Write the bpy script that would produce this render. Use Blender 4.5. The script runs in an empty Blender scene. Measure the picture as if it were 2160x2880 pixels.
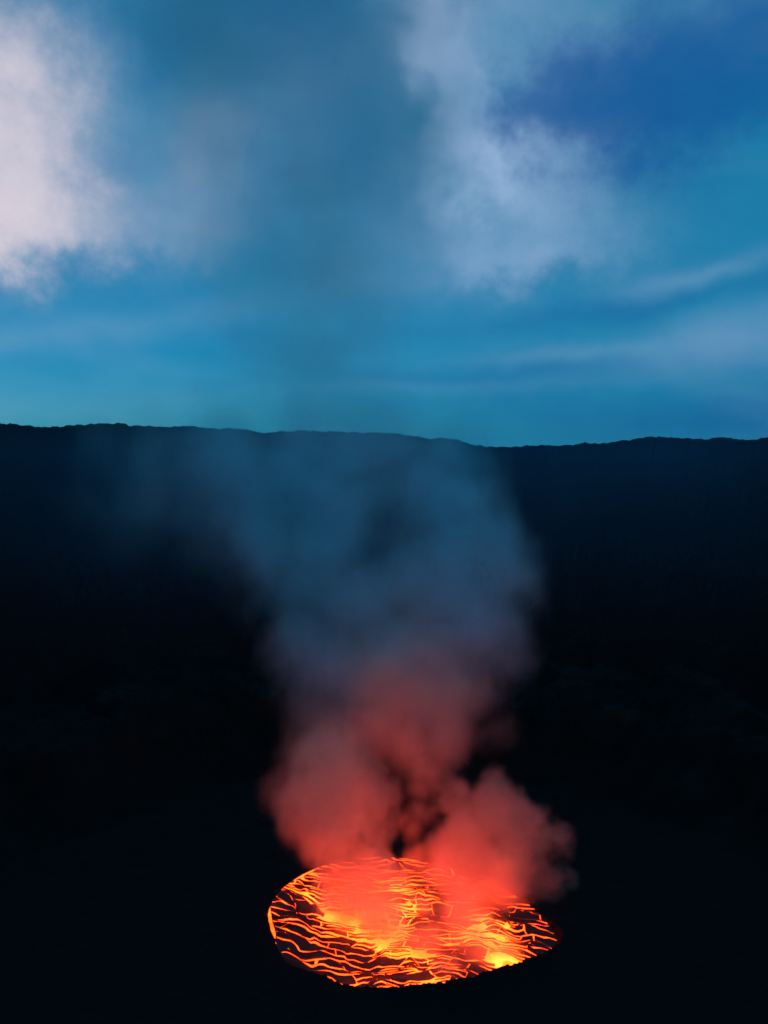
import bpy, math
import numpy as np

sc = bpy.context.scene
COL = sc.collection
R = math.radians

# ------------------------------------------------------------------ camera
F_PX, W_PX, H_PX = 2500.0, 2160.0, 2880.0        # focal length in photo pixels
EYE = 392.0                                       # eye height above the lava lake (m)
PITCH = math.atan(225.0 / F_PX)
cam_data = bpy.data.cameras.new('camera')
cam = bpy.data.objects.new('camera', cam_data)
COL.objects.link(cam)
cam.location = (0, 0, EYE)
cam.rotation_euler = (R(90) - PITCH, 0, 0)
cam_data.sensor_fit = 'VERTICAL'
cam_data.sensor_height = 24.0
cam_data.lens = 24.0 * F_PX / H_PX
cam_data.clip_start = 0.5
cam_data.clip_end = 60000
sc.camera = cam

sc.view_settings.view_transform = 'Standard'
sc.view_settings.look = 'None'
sc.view_settings.exposure = 0.0
sc.view_settings.gamma = 1.0
cy = sc.cycles
cy.use_denoising = True
cy.max_bounces = 14
cy.diffuse_bounces = 1
cy.volume_bounces = 12
cy.volume_step_rate = 2.5
cy.volume_max_steps = 512
cy.use_adaptive_sampling = True
cy.adaptive_threshold = 0.03
cy.adaptive_min_samples = 8


def ray(px, py):
    a = (px - W_PX / 2) / F_PX
    b = (H_PX / 2 - py) / F_PX
    return (a, math.cos(PITCH) + b * math.sin(PITCH), -math.sin(PITCH) + b * math.cos(PITCH))


def on_level(px, py, z=0.0):
    d = ray(px, py)
    t = (z - EYE) / d[2]
    return d[0] * t, d[1] * t


def at_depth(px, py, y):
    d = ray(px, py)
    t = y / d[1]
    return d[0] * t, y, EYE + d[2] * t


def azel(px, py):
    d = ray(px, py)
    return math.atan2(d[0], d[1]), math.atan2(d[2], math.hypot(d[0], d[1]))


# ------------------------------------------------------------------ world: dusk sky with clouds
class Nodes:
    """Small helper to write node trees."""

    def __init__(self, nt):
        self.nt = nt
        nt.nodes.clear()

    def n(self, kind, **kw):
        nd = self.nt.nodes.new(kind)
        for k, v in kw.items():
            setattr(nd, k, v)
        return nd

    def put(self, sock, v):
        if isinstance(v, bpy.types.NodeSocket):
            self.nt.links.new(v, sock)
        else:
            sock.default_value = v

    def m(self, op, a, b=0.0, c=0.0, clamp=False):
        nd = self.n('ShaderNodeMath', operation=op, use_clamp=clamp)
        for i, v in enumerate((a, b, c)):
            self.put(nd.inputs[i], v)
        return nd.outputs[0]

    def v(self, op, a, b=(0, 0, 0), c=(0, 0, 0)):
        nd = self.n('ShaderNodeVectorMath', operation=op)
        self.put(nd.inputs[0], a)
        self.put(nd.inputs[1], b)
        if op == 'MULTIPLY_ADD':
            self.put(nd.inputs[2], c)
        return nd.outputs['Value'] if op in ('DOT_PRODUCT', 'LENGTH') else nd.outputs[0]

    def mix(self, f, a, b, mode='MIX'):
        nd = self.n('ShaderNodeMix', data_type='RGBA', blend_type=mode)
        self.put(nd.inputs[0], f)
        self.put(nd.inputs[6], a)
        self.put(nd.inputs[7], b)
        return nd.outputs[2]

    def noise(self, vec, scale, detail=4.0, rough=0.5, color=False):
        nd = self.n('ShaderNodeTexNoise')
        self.put(nd.inputs['Vector'], vec)
        nd.inputs['Scale'].default_value = scale
        nd.inputs['Detail'].default_value = detail
        nd.inputs['Roughness'].default_value = rough
        return nd.outputs['Color' if color else 'Fac']

    def step(self, x, lo, hi):
        nd = self.n('ShaderNodeMapRange', interpolation_type='SMOOTHSTEP')
        self.put(nd.inputs[0], x)
        nd.inputs[1].default_value = lo
        nd.inputs[2].default_value = hi
        return nd.outputs[0]


def srgb(r, g, b):
    def f(c):
        c /= 255.0
        return c / 12.92 if c <= 0.04045 else ((c + 0.055) / 1.055) ** 2.4
    return (f(r), f(g), f(b), 1.0)


world = bpy.data.worlds.new('World')
sc.world = world
world.use_nodes = True
N = Nodes(world.node_tree)
geo = N.n('ShaderNodeTexCoord')
direction = geo.outputs['Generated']
sky = N.n('ShaderNodeTexSky', sky_type='NISHITA', sun_disc=False)
SUN_EL, SUN_AZ = R(3.0), R(-70.0)                  # low sun behind clouds on the left
sky.sun_elevation = SUN_EL
sky.sun_rotation = SUN_AZ
sky.altitude = 3400
sky.air_density = 1.0
sky.dust_density = 0.3
sky.ozone_density = 4.0
SKY_STRENGTH = 0.13
nish = N.v('SCALE', sky.outputs[0])
nish.node.inputs['Scale'].default_value = SKY_STRENGTH
sep = N.n('ShaderNodeSeparateXYZ')
N.put(sep.inputs[0], direction)
az0 = N.m('ARCTAN2', sep.outputs[0], sep.outputs[1])
el0 = N.m('ARCSINE', sep.outputs[2])
# turbulence that ruffles every cloud edge
w1 = N.noise(direction, 5.0, 4.0, 0.6, color=True)
w2 = N.noise(direction, 18.0, 7.0, 0.6, color=True)
s1 = N.n('ShaderNodeSeparateColor'); N.put(s1.inputs[0], w1)
s2 = N.n('ShaderNodeSeparateColor'); N.put(s2.inputs[0], w2)


def ruffle(base, a, b, k1, k2):
    x = N.m('MULTIPLY_ADD', N.m('SUBTRACT', a, 0.5), k1, base)
    return N.m('MULTIPLY_ADD', N.m('SUBTRACT', b, 0.5), k2, x)


az = ruffle(az0, s1.outputs[0], s2.outputs[0], 0.13, 0.10)
el = ruffle(el0, s1.outputs[1], s2.outputs[1], 0.12, 0.10)
azs = ruffle(az0, s1.outputs[0], s2.outputs[0], 0.10, 0.03)    # calmer, for streaks
els = ruffle(el0, s1.outputs[1], s2.outputs[1], 0.05, 0.02)


def bank(px, py, rx, ry, tilt=0.0, amount=1.0, calm=False, power=2.0):
    """One cloud bank: a soft lens in azimuth/elevation, its edge broken by the turbulence."""
    a0, e0 = azel(px, py)
    A, E = (azs, els) if calm else (az, el)
    da = N.m('SUBTRACT', A, a0)
    de = N.m('SUBTRACT', E, e0)
    c, s = math.cos(R(tilt)), math.sin(R(tilt))
    u = N.m('MULTIPLY_ADD', da, c * F_PX / rx, N.m('MULTIPLY', de, s * F_PX / rx))
    v = N.m('MULTIPLY_ADD', da, -s * F_PX / ry, N.m('MULTIPLY', de, c * F_PX / ry))
    d2 = N.m('MULTIPLY_ADD', u, u, N.m('MULTIPLY', v, v))
    if power != 2.0:
        d2 = N.m('POWER', d2, power / 2.0)
    return N.m('MULTIPLY', N.m('EXPONENT', N.m('MULTIPLY', d2, -1.0)), amount)


def total(items):
    t = items[0]
    for i in items[1:]:
        t = N.m('ADD', t, i)
    return t


# clear air: the Nishita dusk sky graded towards the photograph's teal blue
air = N.mix(1.0, nish, (0.14, 1.15, 1.25, 1), 'MULTIPLY')
air = N.mix(0.65, air, srgb(37, 139, 180))       # thin even high cloud veil
# cloud cover of the whole sky, seen nowhere sharp
cover = N.noise(N.v('MULTIPLY', direction, (1.0, 1.0, 2.6)), 3.2, 3.0, 0.55)
light_bank = total([
    bank(-90, 330, 230, 260, 0, 1.0),
    bank(-20, 560, 190, 120, 0, 0.34),
    bank(180, 610, 210, 90, 0, 0.30),
    bank(230, 330, 140, 180, 20, 0.12),
    bank(560, 470, 170, 190, -15, 0.20),
    bank(520, 690, 200, 80, 0, 0.13),
    bank(960, 520, 380, 420, 0, 0.09),
])
blue_bank = total([
    bank(1290, 260, 95, 240, 14, 0.55, power=3.0),
    bank(1370, 500, 170, 90, 0, 0.42),
    bank(1480, 580, 250, 130, 0, 0.36),
    bank(1480, 700, 190, 60, 10, 0.30),
    bank(1430, 60, 330, 150, 10, 0.36),
    bank(1960, 765, 210, 32, 7, 0.20, calm=True),
    bank(2100, 915, 360, 50, 7, 0.15, calm=True),
    bank(2100, 985, 330, 45, 5, 0.16, calm=True),
    bank(1580, 985, 260, 26, 4, 0.11, calm=True),
    bank(250, 915, 480, 40, 8, 0.14, calm=True),
    bank(60, 1150, 500, 80, 0, 0.12, calm=True),
    bank(1300, 1085, 420, 20, 2, 0.06, calm=True),
])
grain = N.noise(direction, 10.0, 5.0, 0.52)
light_bank = N.m('MULTIPLY', light_bank, N.m('MULTIPLY_ADD', grain, 1.6, 0.2))
blue_bank = N.m('MULTIPLY', blue_bank, N.m('MULTIPLY_ADD', grain, 1.3, 0.35))
light_all = N.m('MULTIPLY_ADD', N.step(light_bank, 0.06, 0.85), 0.55, N.m('MULTIPLY', light_bank, 0.42))
blue_bank = N.m('ADD', blue_bank, N.m('MULTIPLY', N.step(cover, 0.50, 0.85), 0.14))
dark_bank = total([
    bank(2010, 190, 560, 200, 14, 0.92, power=5.0),
    bank(1600, 290, 190, 130, 0, 0.40, power=5.0),
    bank(700, 70, 420, 150, 0, 0.50),
    bank(950, 330, 300, 260, 0, 0.30),
    bank(2160, 1170, 900, 110, 0, 0.65, calm=True),
    bank(1750, 860, 600, 34, 6, 0.30, calm=True),
    bank(1500, 1040, 700, 40, 3, 0.25, calm=True),
])
mottle = N.noise(N.v('MULTIPLY', direction, (1.0, 1.0, 1.8)), 11.0, 5.0, 0.6)
dark_all = N.m('ADD', dark_bank, N.m('MULTIPLY', N.step(cover, 0.48, 0.25), 0.20))
dark_all = N.m('MULTIPLY_ADD', N.m('SUBTRACT', mottle, 0.5), 0.55, dark_all, clamp=True)
c1 = N.mix(dark_all, air, srgb(20, 92, 154))
c1 = N.mix(N.m('MULTIPLY', blue_bank, 1.0, clamp=True), c1, srgb(156, 184, 220))
c2 = N.mix(N.m('MULTIPLY', light_all, 1.0, clamp=True), c1, srgb(214, 206, 218))
bg = N.n('ShaderNodeBackground')
N.put(bg.inputs[0], c2)
bg.inputs[1].default_value = 1.0
wo = N.n('ShaderNodeOutputWorld')
world.node_tree.links.new(bg.outputs[0], wo.inputs[0])
world.cycles.sampling_method = 'MANUAL'
world.cycles.sample_map_resolution = 512

# the veiled sun: almost gone behind cloud, very soft
sun_data = bpy.data.lights.new('sun', 'SUN')
sun_data.energy = 0.03
sun_data.angle = R(20)
sun_data.color = (1.0, 0.85, 0.78)
sun = bpy.data.objects.new('sun', sun_data)
COL.objects.link(sun)
sun.location = (-300, 100, 800)
sun.rotation_euler = (R(90) - SUN_EL, 0, -SUN_AZ + R(180))

# ------------------------------------------------------------------ noise in numpy
def hash3(i, j, k, seed):
    h = (i * 374761393 + j * 668265263 + k * 2147483647 + seed * 144665) & 0xFFFFFFFF
    h = ((h ^ (h >> 13)) * 1274126177) & 0xFFFFFFFF
    return ((h ^ (h >> 16)) & 0xFFFFFF) / float(0xFFFFFF)


def vnoise(x, y, z, seed):
    x, y, z = np.broadcast_arrays(np.asarray(x, float), np.asarray(y, float), np.asarray(z, float))
    i, j, k = [np.floor(a).astype(np.int64) for a in (x, y, z)]
    u, v, w = x - i, y - j, z - k
    u, v, w = [t * t * (3 - 2 * t) for t in (u, v, w)]
    out = 0
    for a in (0, 1):
        for b in (0, 1):
            for c in (0, 1):
                out = out + hash3(i + a, j + b, k + c, seed) * (u if a else 1 - u) * (v if b else 1 - v) * (w if c else 1 - w)
    return out * 2 - 1


def fbm(x, y, z=0.0, octaves=5, gain=0.5, seed=1):
    t, amp, f = 0, 1.0, 1.0
    for o in range(octaves):
        t = t + amp * vnoise(np.asarray(x) * f + 17.3 * o, np.asarray(y) * f - 5.1 * o, np.asarray(z) * f, seed + o)
        amp *= gain
        f *= 2.03
    return t


# ------------------------------------------------------------------ materials
def material(name):
    m = bpy.data.materials.new(name)
    m.use_nodes = True
    return m, Nodes(m.node_tree)


def rock_material(name, dark, pale, patch_scale, pale_amount):
    m, M = material(name)
    tc = M.n('ShaderNodeTexCoord').outputs['Object']
    big = M.noise(tc, patch_scale, 8.0, 0.62)
    fine = M.noise(tc, 0.35, 6.0, 0.65)
    base = M.mix(fine, dark, tuple(min(1, c * 1.8) for c in dark[:3]) + (1,))
    col = M.mix(M.m('MULTIPLY', M.step(big, 0.58, 0.72), pale_amount), base, pale)
    hgt = M.n('ShaderNodeSeparateXYZ')
    M.put(hgt.inputs[0], tc)
    band = M.m('MULTIPLY', M.step(hgt.outputs[2], 70, 95), M.m('SUBTRACT', 1.0, M.step(hgt.outputs[2], 115, 150)))
    ash = M.step(M.noise(M.v('MULTIPLY', tc, (1.0, 1.0, 2.5)), 0.012, 7.0, 0.65), 0.52, 0.66)
    col = M.mix(M.m('MULTIPLY', M.m('MULTIPLY', band, ash), 0.14), col, (0.10, 0.097, 0.092, 1))   # ash lying on the bench
    b = M.n('ShaderNodeBsdfPrincipled')
    M.put(b.inputs['Base Color'], col)
    b.inputs['Roughness'].default_value = 0.95
    b.inputs['Specular IOR Level'].default_value = 0.15
    bump = M.n('ShaderNodeBump')
    bump.inputs['Strength'].default_value = 0.6
    bump.inputs['Distance'].default_value = 2.0
    M.put(bump.inputs['Height'], fine)
    M.nt.links.new(bump.outputs[0], b.inputs['Normal'])
    o = M.n('ShaderNodeOutputMaterial')
    M.nt.links.new(b.outputs[0], o.inputs[0])
    return m


MAT_WALL = rock_material('basalt_wall', (0.008, 0.0078, 0.0078, 1), (0.022, 0.021, 0.02, 1), 0.018, 0.5)
MAT_FLOOR = MAT_WALL


def lava_material():
    m, M = material('molten_lava')
    at = M.n('ShaderNodeAttribute', attribute_name='lava_heat')
    tc = M.n('ShaderNodeTexCoord').outputs['Object']
    n = M.noise(tc, 0.12, 5.0, 0.6)
    h = M.m('MULTIPLY_ADD', M.m('SUBTRACT', n, 0.5), 0.9, at.outputs['Fac'], clamp=False)
    h = M.m('MULTIPLY', h, 0.6, clamp=True)
    ramp = M.n('ShaderNodeValToRGB')
    M.put(ramp.inputs[0], h)
    cr = ramp.color_ramp
    cr.elements[0].position = 0.0
    cr.elements[0].color = (0.15, 0.004, 0.0002, 1)
    cr.elements[1].position = 1.0
    cr.elements[1].color = (1.5, 0.085, 0.0075, 1)
    e = cr.elements.new(0.2); e.color = (0.40, 0.0145, 0.001, 1)
    e = cr.elements.new(0.45); e.color = (0.7, 0.029, 0.0022, 1)
    e = cr.elements.new(0.7); e.color = (1.1, 0.055, 0.0045, 1)
    em = M.n('ShaderNodeEmission')
    M.put(em.inputs[0], ramp.outputs[0])
    em.inputs[1].default_value = 21.0
    o = M.n('ShaderNodeOutputMaterial')
    M.nt.links.new(em.outputs[0], o.inputs[0])
    return m


def crust_material():
    m, M = material('lava_crust')
    tc = M.n('ShaderNodeTexCoord').outputs['Object']
    n = M.noise(tc, 0.25, 6.0, 0.65)
    b = M.n('ShaderNodeBsdfPrincipled')
    M.put(b.inputs['Base Color'], M.mix(n, (0.012, 0.011, 0.011, 1), (0.035, 0.032, 0.03, 1)))
    b.inputs['Roughness'].default_value = 0.8
    at = M.n('ShaderNodeAttribute', attribute_name='lava_heat')
    b.inputs['Emission Color'].default_value = (1.0, 0.055, 0.005, 1)
    glow = M.m('MULTIPLY', M.m('POWER', at.outputs['Fac'], 1.6), M.m('MULTIPLY_ADD', n, 0.9, 0.05))
    M.put(b.inputs['Emission Strength'], glow)
    o = M.n('ShaderNodeOutputMaterial')
    M.nt.links.new(b.outputs[0], o.inputs[0])
    m.cycles.emission_sampling = 'NONE'
    return m


MAT_LAVA = lava_material()
MAT_CRUST = crust_material()


def mesh_object(name, verts, faces, mat, parent=None, smooth=False, heat=None):
    me = bpy.data.meshes.new(name)
    me.from_pydata([tuple(v) for v in verts], [], faces)
    me.materials.append(mat)
    if smooth:
        me.polygons.foreach_set('use_smooth', [True] * len(me.polygons))
    if heat is not None:
        a = me.attributes.new('lava_heat', 'FLOAT', 'POINT')
        a.data.foreach_set('value', np.asarray(heat, np.float32))
    o = bpy.data.objects.new(name, me)
    COL.objects.link(o)
    o.parent = parent
    return o


# ------------------------------------------------------------------ crater terrain (polar grid round the lake)
LAKE = (22.0, 690.0)
TAU = 2 * math.pi
SHORE_PX = [(760, 2570), (775, 2530), (800, 2500), (850, 2465), (905, 2440), (980, 2425), (1040, 2415), (1090, 2413), (1180, 2425),
            (1250, 2440), (1320, 2465), (1380, 2490), (1440, 2520), (1500, 2560), (1540, 2605), (1567, 2655)]
SHORE_PX2 = [(930, 2752), (900, 2740), (830, 2715), (800, 2690), (780, 2640), (765, 2600)]
pts = [on_level(*p) for p in SHORE_PX] + [on_level(*p) for p in SHORE_PX2]
sh = sorted((math.atan2(y - LAKE[1], x - LAKE[0]) % TAU, math.hypot(x - LAKE[0], y - LAKE[1])) for x, y in pts)
# the shore hidden behind the near lip goes on as an arc
for k, rr in ((R(325), 117), (R(305), 114), (R(290), 113), (R(275), 112), (R(260), 110)):
    sh.append((k, rr))
sh.sort()
sa = np.array([s[0] for s in sh])
sr = np.array([s[1] for s in sh])


def shore(th):
    th = np.mod(th, TAU)
    return np.interp(th, np.r_[sa[-1] - TAU, sa, sa[0] + TAU], np.r_[sr[-1], sr, sr[0]])


# crest of the lip round the lake: the near lip stands higher and hides the near shore
LIP_PX = [(1567, 2655), (1540, 2672), (1500, 2690), (1450, 2708), (1400, 2725), (1350, 2740), (1300, 2750), (1250, 2760), (1200, 2767), (1100, 2773), (1000, 2772), (960, 2768), (930, 2752)]
lipa, lipz = [], []
for q in LIP_PX:
    d = ray(*q)
    for t in np.arange(750, 450, -0.25):
        x, y, z = d[0] * t, d[1] * t, EYE + d[2] * t
        th = math.atan2(y - LAKE[1], x - LAKE[0]) % TAU
        if math.hypot(x - LAKE[0], y - LAKE[1]) >= shore(th) + 5 and y < LAKE[1] and z > 0.3:
            lipa.append(th)
            lipz.append(z)
            break
o_ = np.argsort(lipa)
lipa, lipz = np.array(lipa)[o_], np.array(lipz)[o_]
print('lip', np.round(np.degrees(lipa)), np.round(lipz, 1))


def lip(th):
    th = np.mod(th, TAU)
    a = np.r_[0.0, R(60), R(150), R(200), lipa, TAU]
    z = np.r_[1.2, 1.2, 1.5, 1.2, lipz, 1.2]
    o = np.argsort(a)
    return np.interp(th, a[o], z[o])


RIM_PX = [(-200, 1190), (0, 1192), (45, 1190), (55, 1196), (100, 1200), (150, 1201), (200, 1197), (260, 1193), (330, 1190), (348, 1191), (362, 1197), (420, 1199), (480, 1202), (490, 1199),
          (550, 1200), (610, 1206), (640, 1205), (715, 1211), (730, 1217), (800, 1212), (900, 1212), (1000, 1216), (1080, 1218), (1120, 1219), (1150, 1225), (1205, 1233), (1250, 1232),
          (1290, 1238), (1330, 1251), (1370, 1256), (1450, 1257), (1500, 1251), (1580, 1253), (1630, 1250), (1645, 1244), (1660, 1248), (1720, 1244), (1790, 1235), (1830, 1229), (1880, 1230),
          (1900, 1232), (1980, 1235), (2040, 1230), (2055, 1233), (2075, 1234), (2110, 1240), (2150, 1232), (2350, 1232)]
rpx = np.array([p[0] for p in RIM_PX], float)
rpy = np.array([p[1] for p in RIM_PX], float)
CRATER, CR = (0.0, 625.0), 627.0


def rim_radius(th):
    """Distance from the lake's middle to the crater rim in direction th."""
    dx, dy = np.cos(th), np.sin(th)
    ox, oy = LAKE[0] - CRATER[0], LAKE[1] - CRATER[1]
    b = dx * ox + dy * oy
    c = ox * ox + oy * oy - CR * CR
    return -b + np.sqrt(b * b - c)


def build_terrain():
    far = np.linspace(R(35), R(145), 1300)
    rest = np.linspace(R(145), R(395), 520)[1:-1]
    th = np.r_[far, rest]
    nth = len(th)
    rl = shore(th) + 5
    rr = rim_radius(th)
    cx, sx = np.cos(th), np.sin(th)
    rimx, rimy = LAKE[0] + rr * cx, LAKE[1] + rr * sx
    # rim height from the skyline of the far side
    px = W_PX / 2 + F_PX * rimx / np.maximum(rimy * 0.996, 1)
    zs = np.array([at_depth(p, float(np.interp(p, rpx, rpy)), y)[2] if y > 300 else 0 for p, y in zip(px, rimy)])
    side = np.clip((rimy - 600) / 300, 0, 1)
    rimz = zs * side + (1 - side) * 389.0
    rimz = rimz + side * (1.1 * fbm(rimx / 7, rimy / 7, 0, 4, 0.6, 11) + 0.9 * np.maximum(0, fbm(rimx / 3.2, rimy / 3.2, 3, 2, 0.6, 31)))
    lz = lip(th) + 1.0 * fbm(cx * 30, sx * 30, 0, 4, 0.65, 5) * np.clip(lip(th) / 8, 0.4, 1.3)
    rows, first_wall = [], None
    # inner face of the lip, from under the lava up to the crest
    for k, (dr, f) in enumerate(((-9, -1.0), (-5, -0.25), (-2.5, 0.35), (-1.0, 0.8), (0, 1.0), (1.5, 0.99), (4, 0.93))):
        z = np.where(f < 0, f * 4.0, lz * f)
        rows.append((rl + dr, z))
    # crater floor, bench and wall: s runs 0 (lip) to 1 (rim)
    S = np.r_[np.linspace(0.012, 0.10, 16), np.linspace(0.11, 0.70, 70), np.linspace(0.705, 0.995, 120), 1.0]
    P_s = np.array([0, .10, .44, .50, .55, .72, .76, .80, .86, .90, .95, 1.0])
    P_z = np.array([0, .00, .02, .12, .24, .27, .36, .48, .62, .70, .86, 1.0])
    wob = 0.05 * fbm(cx * 2.2, sx * 2.2, 0, 4, 0.5, 21)
    for s in S:
        r = rl + 4 + (rr - rl - 4) * s
        x, y = LAKE[0] + r * cx, LAKE[1] + r * sx
        env = np.sin(np.pi * np.clip(s, 0, 1)) ** 0.5 * (1 if s < 0.999 else 0)
        prof = np.interp(np.clip(s + wob * env, 0, 1), P_s, P_z)
        drop = np.exp(-(r - rl) / 45.0)
        z = lz * 0.93 * drop + rimz * prof * (1 - drop * 0.5)
        steep = np.clip((s - 0.42) / 0.1, 0, 1)
        n = fbm(x / 60, y / 60, z / 90, 6, 0.55, 41)
        gul = 1 - np.abs(fbm(x / 38, y / 38, 0, 4, 0.5, 61))
        z = z + env * (n * (2.0 + 15 * steep) - gul * 14 * steep * np.clip((1 - s) * 6, 0, 1) + 1.2 * fbm(x / 9, y / 9, 0, 3, 0.6, 71) * np.clip(s * 15, 0, 1))
        if s < 0.2:
            z = np.minimum(z, lz * 0.97 + 1.0 * s / 0.2)
        z = np.where(s < 0.999, np.minimum(z, rimz - (1 - s) * 25), rimz)
        rows.append((r, z))
    nfloor = len([1 for s in S if s < 0.43]) + 7
    # outer flank of the volcano, falling away to the plain
    for k, d in enumerate((3, 8, 18, 40, 90, 200, 450, 900, 1800, 4000, 9000, 20000)):
        r = rr + d
        x, y = LAKE[0] + r * cx, LAKE[1] + r * sx
        z = np.maximum(rimz - 0.8 - d * 0.46 + min(d * 0.08, 25) * fbm(x / 80, y / 80, 0, 4, 0.5, 81), -1900.0)
        rows.append((r, z))

    def sheet(name, lo, hi, mat):
        V = []
        for r, z in rows[lo:hi]:
            V.append(np.stack([LAKE[0] + r * cx, LAKE[1] + r * sx, z], 1))
        V = np.concatenate(V)
        n = hi - lo
        i, j = np.meshgrid(np.arange(n - 1), np.arange(nth), indexing='ij')
        a = (i * nth + j).ravel()
        b = (i * nth + (j + 1) % nth).ravel()
        faces = np.stack([a, a + nth, b + nth, b], 1)
        me = bpy.data.meshes.new(name)
        me.vertices.add(len(V)); me.vertices.foreach_set('co', V.astype(np.float32).ravel())
        me.loops.add(faces.size); me.loops.foreach_set('vertex_index', faces.astype(np.int32).ravel())
        me.polygons.add(len(faces)); me.polygons.foreach_set('loop_start', np.arange(0, faces.size, 4, dtype=np.int32))
        me.update(calc_edges=True)
        me.validate()
        me.materials.append(mat)
        o = bpy.data.objects.new(name, me)
        COL.objects.link(o)
        o['kind'] = 'structure'
        return o

    o1 = sheet('crater_floor', 0, nfloor + 1, MAT_FLOOR)
    o1['label'] = 'black rock floor of the crater round the lava lake'
    o2 = sheet('crater_wall', nfloor, len(rows), MAT_WALL)
    o2['label'] = 'dark crater wall rising to an uneven rim'
    for o in (o1, o2):
        o['category'] = 'terrain'


build_terrain()

# ------------------------------------------------------------------ lava lake
HOT_LINES = [  # (photo pixels of a hot seam, width m, heat)
    ([(880, 2520), (920, 2560), (950, 2590), (1010, 2635), (1080, 2670), (1150, 2690), (1190, 2700)], 9, 0.75),
    ([(1090, 2480), (1150, 2525), (1165, 2550), (1140, 2585), (1120, 2630), (1130, 2665), (1160, 2695), (1190, 2735), (1220, 2765)], 8, 0.7),
    ([(1360, 2600), (1385, 2620), (1400, 2650), (1415, 2690), (1430, 2715)], 8, 0.8),
    ([(800, 2500), (840, 2475), (880, 2455), (910, 2440)], 4, 0.55),
    ([(765, 2565), (785, 2545), (800, 2540)], 4, 0.5),
    ([(1050, 2418), (1090, 2416), (1150, 2424), (1180, 2430)], 3.5, 0.35),
    ([(1240, 2650), (1300, 2640)], 5, 0.5),
    ([(990, 2770), (1060, 2755), (1100, 2730)], 6, 0.35),
]
HOT_SPOTS = [((935, 2578), 6, 0.8), ((1150, 2538), 6, 0.9), ((1425, 2602), 4.5, 0.9), ((1385, 2703), 10, 0.9), ((1435, 2712), 9, 0.9), ((1045, 2575), 22, 1.3), ((1320, 2620), 20, 0.7), ((1085, 2650), 10, 0.4), ((1105, 2500), 6, 0.5)]
hot_lines = [([on_level(*p) for p in L], w, h) for L, w, h in HOT_LINES]
hot_spots = [(on_level(*p), w, h) for p, w, h in HOT_SPOTS]


def seg_dist(x, y, a, b):
    ax, ay = a
    dx, dy = b[0] - ax, b[1] - ay
    t = np.clip(((x - ax) * dx + (y - ay) * dy) / (dx * dx + dy * dy), 0, 1)
    return np.hypot(x - ax - t * dx, y - ay - t * dy)


def heat_at(x, y):
    x, y = np.asarray(x, float), np.asarray(y, float)
    h = np.zeros_like(x)
    for L, w, k in hot_lines:
        d = np.min([seg_dist(x, y, L[i], L[i + 1]) for i in range(len(L) - 1)], axis=0)
        h = np.maximum(h, k * np.exp(-(d / (1.6 * w)) ** 2))
    for c, w, k in hot_spots:
        h = h + k * np.exp(-(np.hypot(x - c[0], y - c[1]) / w) ** 2)
    return h


lake = bpy.data.objects.new('lava_lake', None)
COL.objects.link(lake)
lake.location = (LAKE[0], LAKE[1], 0)
lake['label'] = 'round lake of glowing orange lava cracked into black crust plates on the crater floor'
lake['category'] = 'lava lake'
lake['kind'] = 'thing'


def build_molten():
    na, nr = 110, 40
    th = np.linspace(0, TAU, na, endpoint=False)
    R_ = shore(th) - 0.5
    V, H = [(0, 0, 0)], [0.0]
    for k in range(1, nr + 1):
        f = k / nr
        for a, r in zip(th, R_):
            r2 = r * f + (3.5 if k == nr else 0)
            V.append((r2 * math.cos(a), r2 * math.sin(a), 0.0))
    Va = np.array(V)
    h = 0.36 + 0.60 * heat_at(Va[:, 0] + LAKE[0], Va[:, 1] + LAKE[1]) + 0.10 * fbm(Va[:, 0] / 30, Va[:, 1] / 30, 0, 3, 0.5, 91)
    Va[:, 2] = 0.12 * fbm(Va[:, 0] / 6, Va[:, 1] / 6, 0, 3, 0.5, 95)
    F = []
    for j in range(na):
        F.append((0, 1 + j, 1 + (j + 1) % na))
    for k in range(nr - 1):
        for j in range(na):
            a, b = 1 + k * na + j, 1 + k * na + (j + 1) % na
            F.append((a, a + na, b + na, b))
    mesh_object('molten_surface', Va, F, MAT_LAVA, lake, True, h)


build_molten()

rng = np.random.default_rng(7)


def soft(t):
    return np.logaddexp(0, t / 12.0) * 12.0


def shear(x):
    """The bands of crust bend downstream on both sides of the lake."""
    return 0.45 * soft(x - 60.0) - 0.40 * soft(-30.0 - x)


def to_lake(u, v):
    """Band coordinates (along, across) to the lake surface, with the swirls of the moving crust."""
    x = u + 9.0 * vnoise(u / 40, v / 40, 0.5, 51) + 3.0 * vnoise(u / 9, v / 9, 0.5, 52) + 1.0 * vnoise(u / 3.1, v / 3.1, 0.5, 55)
    y = v + 14.0 * vnoise(u / 46, v / 46, 9.5, 53) + 6.0 * vnoise(u / 15, v / 17, 9.5, 54) + 2.6 * vnoise(u / 5.5, v / 8, 9.5, 56)
    return x, y - shear(u)


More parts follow.
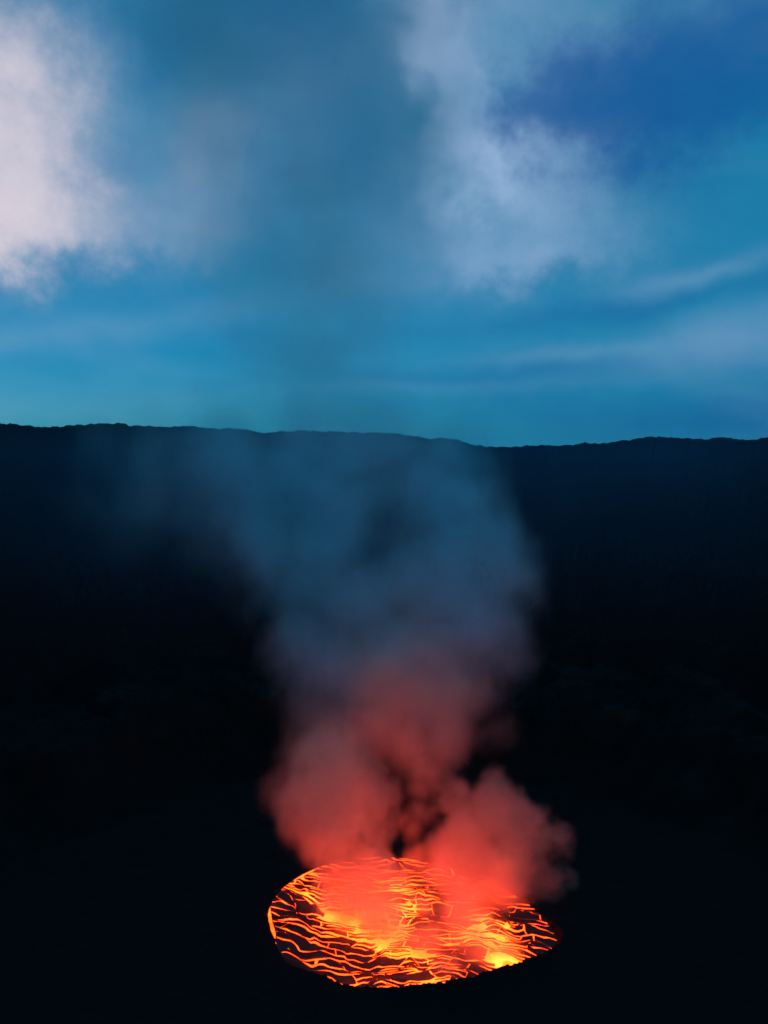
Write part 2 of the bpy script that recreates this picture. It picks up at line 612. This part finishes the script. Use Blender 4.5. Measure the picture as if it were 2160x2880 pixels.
def build_crust():
    plates = []
    lines, v = [], 560.0
    while v < 830:
        lines.append(v)
        v += rng.uniform(4.6, 10.5)

    def row_line(k, u):
        """A crack between two bands: it wanders, now close to its neighbour, now far."""
        gap = lines[min(k + 1, len(lines) - 1)] - lines[max(k - 1, 0)]
        return lines[k] + 0.34 * gap * vnoise(u / 17.0, 3.7 * k, 0.0, 77) + 0.10 * gap * vnoise(u / 5.0, 3.7 * k, 0.0, 78)

    def crack(x, y, k, cross):
        """Half width of the crack at a point."""
        h = np.clip(heat_at(x, y), 0, 1.1)
        n = 0.5 + 0.5 * vnoise(x / 13.0, y / 13.0, 1.7 * k, 79)
        w = 0.45 + 1.45 * n ** 1.3 + 0.75 * h * n
        return w * (0.5 if cross else 1.0)

    def add(uv, kbot, ktop):
        """uv: closed outline of a cell as (u, v, across) rows before the cracks are opened."""
        q = np.array([p[:2] for p in uv])
        x, y = to_lake(q[:, 0], q[:, 1])
        rad = np.hypot(x - LAKE[0], y - LAKE[1])
        ang = np.arctan2(y - LAKE[1], x - LAKE[0])
        lim = shore(ang) + 1.8 - np.clip(5.0 * vnoise(np.cos(ang) * 5, np.sin(ang) * 5, 0, 3), 0, 3.0)
        if (rad < lim).sum() < 4:
            return
        k = np.minimum(1, lim / rad)
        x, y = LAKE[0] + (x - LAKE[0]) * k, LAKE[1] + (y - LAKE[1]) * k
        c = np.stack([x, y], 1)
        area = 0.5 * abs(np.dot(x, np.roll(y, 1)) - np.dot(y, np.roll(x, 1)))
        if area < 5:
            return
        h = float(heat_at(x.mean(), y.mean()))
        if h > 1.15:
            return                                    # open lava at the upwellings
        plates.append((area, c, h))

    for k in range(len(lines) - 1):
        u = -115.0 + rng.uniform(-12, 0)
        slant = 0.0
        while u < 170:
            vm = 0.5 * (lines[k] + lines[k + 1])
            cx_, cy_ = to_lake(np.array(u + 6.0), np.array(vm))
            h = float(np.clip(heat_at(cx_, cy_), 0, 1))
            length = rng.uniform(13, 40) * (1 - 0.62 * h)
            slant2 = rng.uniform(-5, 5) * (1 - 0.5 * h)
            closed = rng.uniform() < 0.35
            n = max(3, int(length / 1.7))
            ub = np.linspace(u - slant, u + length - slant2, n)
            ut = np.linspace(u + slant, u + length + slant2, n)
            subs = 2 if h > 0.30 else 1
            for sub in range(subs):
                b = row_line(k, ub)
                t = row_line(k + 1, ut)
                m = 0.5 * (b + t) + 0.8 * vnoise(ub / 6, vm, 2.2, 81)
                um = 0.5 * (ub + ut)
                lo_u, lo_v = (ub, b) if sub == 0 else (um, m)
                hi_u, hi_v = (ut, t) if sub == subs - 1 else (um, m)
                lx, ly = to_lake(lo_u, lo_v)
                hx, hy = to_lake(hi_u, hi_v)
                lo_v2 = lo_v + crack(lx, ly, k if sub == 0 else k + 0.5, False)
                hi_v2 = hi_v - crack(hx, hy, k + 1 if sub == subs - 1 else k + 0.5, False)
                bad = hi_v2 < lo_v2 + 0.2
                mid = 0.5 * (hi_v2 + lo_v2)
                lo_v2 = np.where(bad, mid - 0.1, lo_v2)
                hi_v2 = np.where(bad, mid + 0.1, hi_v2)
                w0 = float(crack(lx[:1], ly[:1], k, True)[0])
                w1 = 0.06 if closed else float(crack(lx[-1:], ly[-1:], k, True)[0])
                fr = np.linspace(0, 1, n)
                off = w0 * (1 - fr) - w1 * fr
                ns = max(1, int((hi_v2[0] - lo_v2[0]) / 2.0))
                outline = [(a + o, b2, 0) for a, b2, o in zip(lo_u, lo_v2, off)]
                for q in range(1, ns):
                    f = q / ns
                    outline.append((lo_u[-1] * (1 - f) + hi_u[-1] * f + off[-1], lo_v2[-1] * (1 - f) + hi_v2[-1] * f, 0))
                outline += [(a + o, b2, 0) for a, b2, o in zip(hi_u[::-1], hi_v2[::-1], off[::-1])]
                for q in range(1, ns):
                    f = 1 - q / ns
                    outline.append((lo_u[0] * (1 - f) + hi_u[0] * f + off[0], lo_v2[0] * (1 - f) + hi_v2[0] * f, 0))
                add(outline, k, k + 1)
            u += length
            slant = slant2
    plates.sort(key=lambda p: -p[0])
    print('plates', len(plates))
    rest_v, rest_f, rest_h = [], [], []
    for k, (area, q, h) in enumerate(plates):
        c = q.mean(0)
        n = len(q)
        tilt = rng.normal(0, 0.012, 2)
        top = rng.uniform(0.35, 0.75) + min(area, 400) / 1200
        z = top + (q - c) @ tilt
        # a slightly sunken rim inside the outline gives each plate a rounded shoulder
        nb = 0.5 * (np.roll(q, 1, 0) + np.roll(q, -1, 0))
        inner = q + (c - q) * 0.06 + (nb - q) * 0.2
        zi = top + 0.1 + (inner - c) @ tilt
        V = [(x, y, -0.3) for x, y in q] + [(x, y, max(0.2, t)) for (x, y), t in zip(q, z)] + [(x, y, max(0.3, t)) for (x, y), t in zip(inner, zi)]
        F = []
        for a in range(n):
            b = (a + 1) % n
            F.append((a, b, n + b, n + a))
            F.append((n + a, n + b, 2 * n + b, 2 * n + a))
        F.append(tuple(range(2 * n, 3 * n)))
        he = np.clip(heat_at(np.array(V)[:, 0], np.array(V)[:, 1]), 0, 1)
        he = 0.05 + 0.55 * he
        if k < 300:
            V = [(x - LAKE[0], y - LAKE[1], zz) for x, y, zz in V]
            mesh_object('crust_plate', V, F, MAT_CRUST, lake, False, he)
        else:
            o = len(rest_v)
            rest_v += [(x - LAKE[0], y - LAKE[1], zz) for x, y, zz in V]
            rest_f += [tuple(i + o for i in f) for f in F]
            rest_h += list(he)
    if rest_v:
        o = mesh_object('crust_fragments', rest_v, rest_f, MAT_CRUST, lake, False, rest_h)
        o['kind'] = 'stuff'


build_crust()


# ------------------------------------------------------------------ lava fountains
def fountain(px, py, height, spread, label, seed):
    x, y = on_level(px, py)
    rg = np.random.default_rng(seed)
    V, F, H = [], [], []
    na, nr = 18, 9
    for k in range(nr + 1):
        f = k / nr
        rad = spread * (1 - f) ** 1.3 * (0.75 + 0.5 * f) + 0.05
        for j in range(na):
            a = TAU * j / na
            w = 1 + 0.45 * float(vnoise(math.cos(a) * 2 + seed, math.sin(a) * 2, f * 4, seed))
            V.append((rad * w * math.cos(a) + 0.10 * height * f * f, rad * w * math.sin(a), height * f ** 1.2 - 0.3))
            H.append(0.95 - 0.25 * f)
    for k in range(nr):
        for j in range(na):
            b = (j + 1) % na
            F.append((k * na + j, k * na + b, (k + 1) * na + b, (k + 1) * na + j))
    F.append(tuple(range(nr * na, (nr + 1) * na)))
    o = mesh_object('lava_fountain', [(0, 0, 0)] * 0 + V, F, MAT_LAVA, None, True, H)
    o.location = (x, y, 0.2)
    o['label'] = label
    o['category'] = 'lava'
    o['group'] = 'lava fountains on the lake'
    return o


fountain(1372, 2700, 11, 3.2, 'tall thin pale spurt of lava rising near the black lip of the lake', 3)
fountain(1428, 2716, 4.5, 7.0, 'broad low yellow lava boil against the black lip of the lake', 4)
fountain(1150, 2545, 4.0, 5.0, 'yellow lava boil at the edge of the left smoke plume', 5)
fountain(1425, 2606, 4.0, 3.6, 'small lone yellow lava boil at the end of the striped crust', 6)


# ------------------------------------------------------------------ smoke (density grids)
def lattice_noise(shape, vox, wavelength, octaves, gain, seed, tall=1.0):
    """fBm sampled on a voxel grid by upsampling random lattices axis by axis."""
    rg = np.random.default_rng(seed)
    out = np.zeros(shape, np.float32)
    amp, wl, norm = 1.0, wavelength, 0.0
    for _ in range(octaves):
        g = None
        wls = (wl, wl, wl * tall)
        dims = [int(n * vox / w_) + 3 for n, w_ in zip(shape, wls)]
        g = rg.uniform(-1, 1, dims).astype(np.float32)
        for ax in range(3):
            p = np.arange(shape[ax]) * vox / wls[ax] + rg.uniform(0, 0.9)
            i = p.astype(int)
            f = (p - i).astype(np.float32)
            f = f * f * (3 - 2 * f)
            sh_ = [1, 1, 1]
            sh_[ax] = -1
            f = f.reshape(sh_)
            g = np.take(g, i, axis=ax) * (1 - f) + np.take(g, i + 1, axis=ax) * f
        out += amp * g
        norm += amp
        amp *= gain
        wl /= 2.0
    return out / norm * 1.6


def smoke_material(name, density, color, anis=0.0):
    m, M = material(name)
    pv = M.n('ShaderNodeVolumePrincipled')
    pv.inputs['Color'].default_value = color
    pv.inputs['Density'].default_value = density
    pv.inputs['Anisotropy'].default_value = anis
    o = M.n('ShaderNodeOutputMaterial')
    M.nt.links.new(pv.outputs[0], o.inputs['Volume'])
    return m


def volume_object(name, dens, lo, hi, mat):
    nx, ny, nz = dens.shape
    me = bpy.data.meshes.new(name + '_cells')
    me.vertices.add(dens.size)
    a = me.attributes.new('d', 'FLOAT', 'POINT')
    a.data.foreach_set('value', dens.astype(np.float32).ravel())
    src = bpy.data.objects.new(name + '_cells', me)
    vol = bpy.data.volumes.new(name)
    vol.materials.append(mat)
    ob = bpy.data.objects.new(name, vol)
    COL.objects.link(ob)
    g = bpy.data.node_groups.new(name, 'GeometryNodeTree')
    g.interface.new_socket('Geometry', in_out='INPUT', socket_type='NodeSocketGeometry')
    g.interface.new_socket('Geometry', in_out='OUTPUT', socket_type='NodeSocketGeometry')
    G = g.nodes.new
    L = g.links.new
    out = G('NodeGroupOutput')
    oi = G('GeometryNodeObjectInfo')
    oi.inputs[0].default_value = src
    pos = G('GeometryNodeInputPosition')
    sub = G('ShaderNodeVectorMath'); sub.operation = 'SUBTRACT'; sub.inputs[1].default_value = lo
    mul = G('ShaderNodeVectorMath'); mul.operation = 'MULTIPLY_ADD'
    mul.inputs[1].default_value = [(n - 1) / (h - l) for n, l, h in zip(dens.shape, lo, hi)]
    mul.inputs[2].default_value = (.5, .5, .5)
    fl = G('ShaderNodeVectorMath'); fl.operation = 'FLOOR'
    dt = G('ShaderNodeVectorMath'); dt.operation = 'DOT_PRODUCT'; dt.inputs[1].default_value = (ny * nz, nz, 1)
    L(pos.outputs[0], sub.inputs[0]); L(sub.outputs[0], mul.inputs[0]); L(mul.outputs[0], fl.inputs[0]); L(fl.outputs[0], dt.inputs[0])
    si = G('GeometryNodeSampleIndex'); si.data_type = 'FLOAT'; si.domain = 'POINT'
    na = G('GeometryNodeInputNamedAttribute'); na.data_type = 'FLOAT'; na.inputs['Name'].default_value = 'd'
    L(oi.outputs['Geometry'], si.inputs['Geometry']); L(na.outputs[0], si.inputs['Value']); L(dt.outputs['Value'], si.inputs['Index'])
    vc = G('GeometryNodeVolumeCube')
    L(si.outputs[0], vc.inputs['Density'])
    vc.inputs['Min'].default_value = lo
    vc.inputs['Max'].default_value = hi
    for k, n in zip('XYZ', dens.shape):
        vc.inputs['Resolution ' + k].default_value = n
    sm = G('GeometryNodeSetMaterial'); sm.inputs['Material'].default_value = mat
    L(vc.outputs[0], sm.inputs['Geometry']); L(sm.outputs[0], out.inputs[0])
    ob.modifiers.new('smoke', 'NODES').node_group = g
    return ob


def smoke(name, label, puffs, vox, density, color, depth=1.0, amp=0.5, wl=40.0, soft=0.5, holes=(), seed=1, anis=0.0, warp=0.35, streak=1.0, zmin=0.6):
    """puffs: (photo x, photo y, radius in photo pixels, distance y in m[, weight]). Each becomes a ball of smoke of real size at that place;
    noise breaks their union into billows."""
    B = []
    for p in list(puffs) + list(holes):
        x, y, z = at_depth(p[0], p[1], p[3])
        B.append((x, y, z, p[2] * p[3] * 1.04 / F_PX, p[4] if len(p) > 4 else 1.0))
    np_ = len(puffs)
    lo = [min(b[k] - b[3] * (1.25 if k != 1 else 1.25 * depth) for b in B[:np_]) for k in range(3)]
    hi = [max(b[k] + b[3] * (1.25 if k != 1 else 1.25 * depth) for b in B[:np_]) for k in range(3)]
    lo[2] = max(lo[2], zmin)
    shape = tuple(max(8, int((h - l) / vox) + 1) for l, h in zip(lo, hi))
    hi = [l + (n - 1) * vox for l, n in zip(lo, shape)]
    ax = [np.linspace(l, h, n, dtype=np.float32) for l, h, n in zip(lo, hi, shape)]
    X = ax[0][:, None, None]; Y = ax[1][None, :, None]; Z = ax[2][None, None, :]
    wx = lattice_noise(shape, vox, wl * 1.3, 5, 0.6, seed + 1, streak) * (wl * warp)
    wz = lattice_noise(shape, vox, wl * 1.3, 4, 0.55, seed + 2) * (wl * warp)
    XX, ZZ = X + wx, Z + wz
    s = np.zeros(shape, np.float32)
    wgt = np.zeros(shape, np.float32)
    for x, y, z, r, w in B[:np_]:
        d = np.sqrt((XX - x) ** 2 + ((Y - y) / depth) ** 2 + (ZZ - z) ** 2) / r
        q = np.clip(1.25 - d, 0, 1.25)
        s = np.maximum(s, q)
        k = q * q
        wgt = np.maximum(wgt, w * np.clip(q * 2.0, 0, 1))
    for x, y, z, r, w in B[np_:]:
        d = np.sqrt((XX - x) ** 2 + ((Y - y) / (depth * 2.5)) ** 2 + (ZZ - z) ** 2) / r
        wgt *= 1 - w * np.clip(1.3 - d, 0, 1)
    n = lattice_noise(shape, vox, wl, 6, 0.62, seed + 3, streak)
    e = s - 0.25 + amp * n * np.clip(s * 4, 0, 1)
    t = np.clip(e / soft, 0, 1)
    dens = t * t * (3 - 2 * t) * wgt
    # nothing at the faces of the grid
    for k in range(3):
        f = np.clip(np.minimum(np.arange(shape[k]), np.arange(shape[k])[::-1]) / 3.0, 0, 1).astype(np.float32)
        if k == 2 and lo[2] <= zmin + 0.01:
            f = np.clip(np.arange(shape[k])[::-1] / 3.0, 0, 1).astype(np.float32)
        sh_ = [1, 1, 1]; sh_[k] = -1
        dens = dens * f.reshape(sh_)
    ob = volume_object(name, dens, lo, hi, smoke_material(name, density, color, anis))
    ob['label'] = label
    ob['category'] = 'smoke'
    ob['kind'] = 'stuff'
    print(name, shape, round(float(dens.mean()), 4))
    return ob


WARM = (0.97, 0.93, 0.76, 1)
smoke('smoke_plume', 'thick red lit smoke column rising from the left half of the lava lake',
      [(1060, 2605, 95, 660, 3.0), (1045, 2590, 120, 657, 3.0), (1000, 2555, 100, 664, 2.5), (1095, 2560, 90, 664, 2.5), (1040, 2570, 110, 672), (1025, 2520, 125, 674, 2.8), (1008, 2470, 125, 680, 2.8), (995, 2430, 125, 684, 2.4), (980, 2390, 130, 688, 1.6), (955, 2340, 140, 690), (950, 2275, 170, 690), (950, 2215, 155, 692),
       (1040, 2310, 90, 690), (1065, 2250, 75, 690), (870, 2230, 110, 694), (950, 2150, 120, 692, 0.8), (1020, 2170, 90, 692, 0.8), (850, 2320, 70, 690, 0.5), (880, 2140, 100, 695, 0.6)],
      2.2, 0.025, WARM, 0.75, 0.60, 34, 0.6, seed=11, streak=1.3)
smoke('smoke_plume', 'thick pink lit smoke billow standing over the far right shore of the lava lake',
      [(1300, 2420, 130, 715, 0.6), (1400, 2420, 145, 715, 0.7), (1490, 2435, 105, 715, 0.7), (1525, 2480, 70, 712, 0.6), (1345, 2345, 140, 715), (1435, 2340, 135, 715), (1390, 2270, 115, 715), (1310, 2235, 75, 715),
       (1460, 2290, 95, 715), (1255, 2275, 75, 712, 0.8), (1240, 2210, 70, 712, 0.5), (1510, 2385, 100, 715), (1230, 2430, 90, 715, 0.5), (1590, 2475, 42, 715, 0.6), (1180, 2440, 75, 712, 0.5)],
      2.2, 0.025, WARM, 0.7, 0.55, 34, 0.6, seed=23, streak=1.2)
smoke('smoke_veil', 'thin orange lit smoke veil lying over the right half of the lava lake',
      [(1230, 2650, 120, 640), (1320, 2610, 140, 650), (1190, 2560, 80, 680), (1300, 2520, 130, 690), (1380, 2690, 100, 630), (1280, 2715, 85, 620), (1420, 2500, 110, 710), (1120, 2480, 70, 700, 0.5)],
      2.5, 0.055, WARM, 0.9, 0.45, 40, 0.9, seed=31)
smoke('smoke_wisp', 'slender dim red smoke wisps rising between the two thick smoke plumes',
      [(1165, 2430, 50, 730), (1160, 2350, 60, 730), (1170, 2280, 62, 730), (1175, 2200, 75, 730), (1180, 2130, 105, 730), (1140, 2060, 150, 730), (1240, 2040, 140, 730), (1040, 2010, 150, 725), (1180, 1970, 150, 730),
       (960, 2080, 140, 715), (880, 2070, 140, 715, 0.7), (1290, 1970, 120, 735, 0.7), (830, 2200, 100, 715, 0.4), (1100, 1930, 150, 725), (1400, 2080, 90, 740, 0.25), (1110, 2330, 60, 735, 0.3), (1220, 2300, 60, 735, 0.3), (1040, 1850, 170, 728, 0.35), (1210, 1830, 170, 732, 0.35), (1110, 1740, 170, 730, 0.25)],
      2.8, 0.024, WARM, 0.8, 0.42, 52, 1.0, holes=[(1380, 2120, 60, 735, 0.5)], seed=147, streak=2.0)
smoke('smoke_drift', 'wide blue grey smoke drifting up in front of the far crater wall',
      [(1000, 1960, 260, 730, 0.35), (1180, 1900, 280, 730, 0.45), (1380, 1820, 170, 735, 0.4), (920, 1830, 190, 730, 0.4), (1050, 1700, 300, 730, 0.9), (1250, 1640, 290, 735, 0.9), (1420, 1600, 180, 735, 0.45), (900, 1620, 210, 730, 0.9),
       (920, 1500, 250, 730, 0.9), (1000, 1400, 310, 730, 0.8), (1200, 1430, 270, 735, 0.75), (1230, 1340, 220, 735, 0.65), (880, 1330, 270, 730, 0.65), (640, 1370, 280, 730, 0.24), (450, 1330, 270, 730, 0.16), (720, 1560, 230, 730, 0.25), (330, 1290, 180, 730, 0.14),
       (960, 1240, 330, 730, 0.30), (940, 1120, 360, 730, 0.16)],
      5.0, 0.07, (0.64, 0.95, 1.0, 1), 0.45, 0.50, 80, 1.6, holes=[(1370, 1460, 70, 735, 0.4), (1090, 1475, 60, 730, 0.4)], seed=65, streak=1.15)
smoke('smoke_column', 'broad grey smoke column climbing into the sky above the crater rim',
      [(1000, 1330, 300, 735, 0.2), (980, 1150, 340, 735, 0.35), (970, 980, 390, 735, 0.6), (950, 780, 420, 735, 0.8), (930, 560, 450, 735), (900, 330, 470, 735), (600, 420, 330, 740, 0.5), (680, 680, 280, 740, 0.5), (860, 100, 500, 735), (820, -150, 540, 735, 0.8)],
      9.0, 0.010, (0.90, 0.87, 0.85, 1), 0.5, 0.65, 110, 1.2, seed=83, streak=1.4)


def crater_haze():
    """Thin volcanic gas pooled in the upper crater in front of the far wall."""
    lo, hi, vox = [-760.0, 780.0, 120.0], [760.0, 1250.0, 450.0], 20.0
    shape = tuple(int((h - l) / vox) + 1 for l, h in zip(lo, hi))
    ax = [np.linspace(l, h, n) for l, h, n in zip(lo, hi, shape)]
    f = [np.clip(np.minimum(a - a[0], a[-1] - a) / 120.0, 0, 1) for a in ax]
    fz = np.clip((ax[2] - 140) / 230, 0, 1) * np.clip((440 - ax[2]) / 70, 0, 1)
    d = f[0][:, None, None] * f[1][None, :, None] * fz[None, None, :]
    n = lattice_noise(shape, vox, 160, 3, 0.5, 5)
    d = (d * (1 + 0.35 * n)).clip(0).astype(np.float32)
    ob = volume_object('gas_haze', d, lo, hi, smoke_material('gas_haze', 0.0006, (0.10, 0.62, 1.0, 1)))
    ob['label'] = 'faint blue gas haze in front of the far crater wall'
    ob['category'] = 'haze'
    ob['kind'] = 'stuff'


crater_haze()
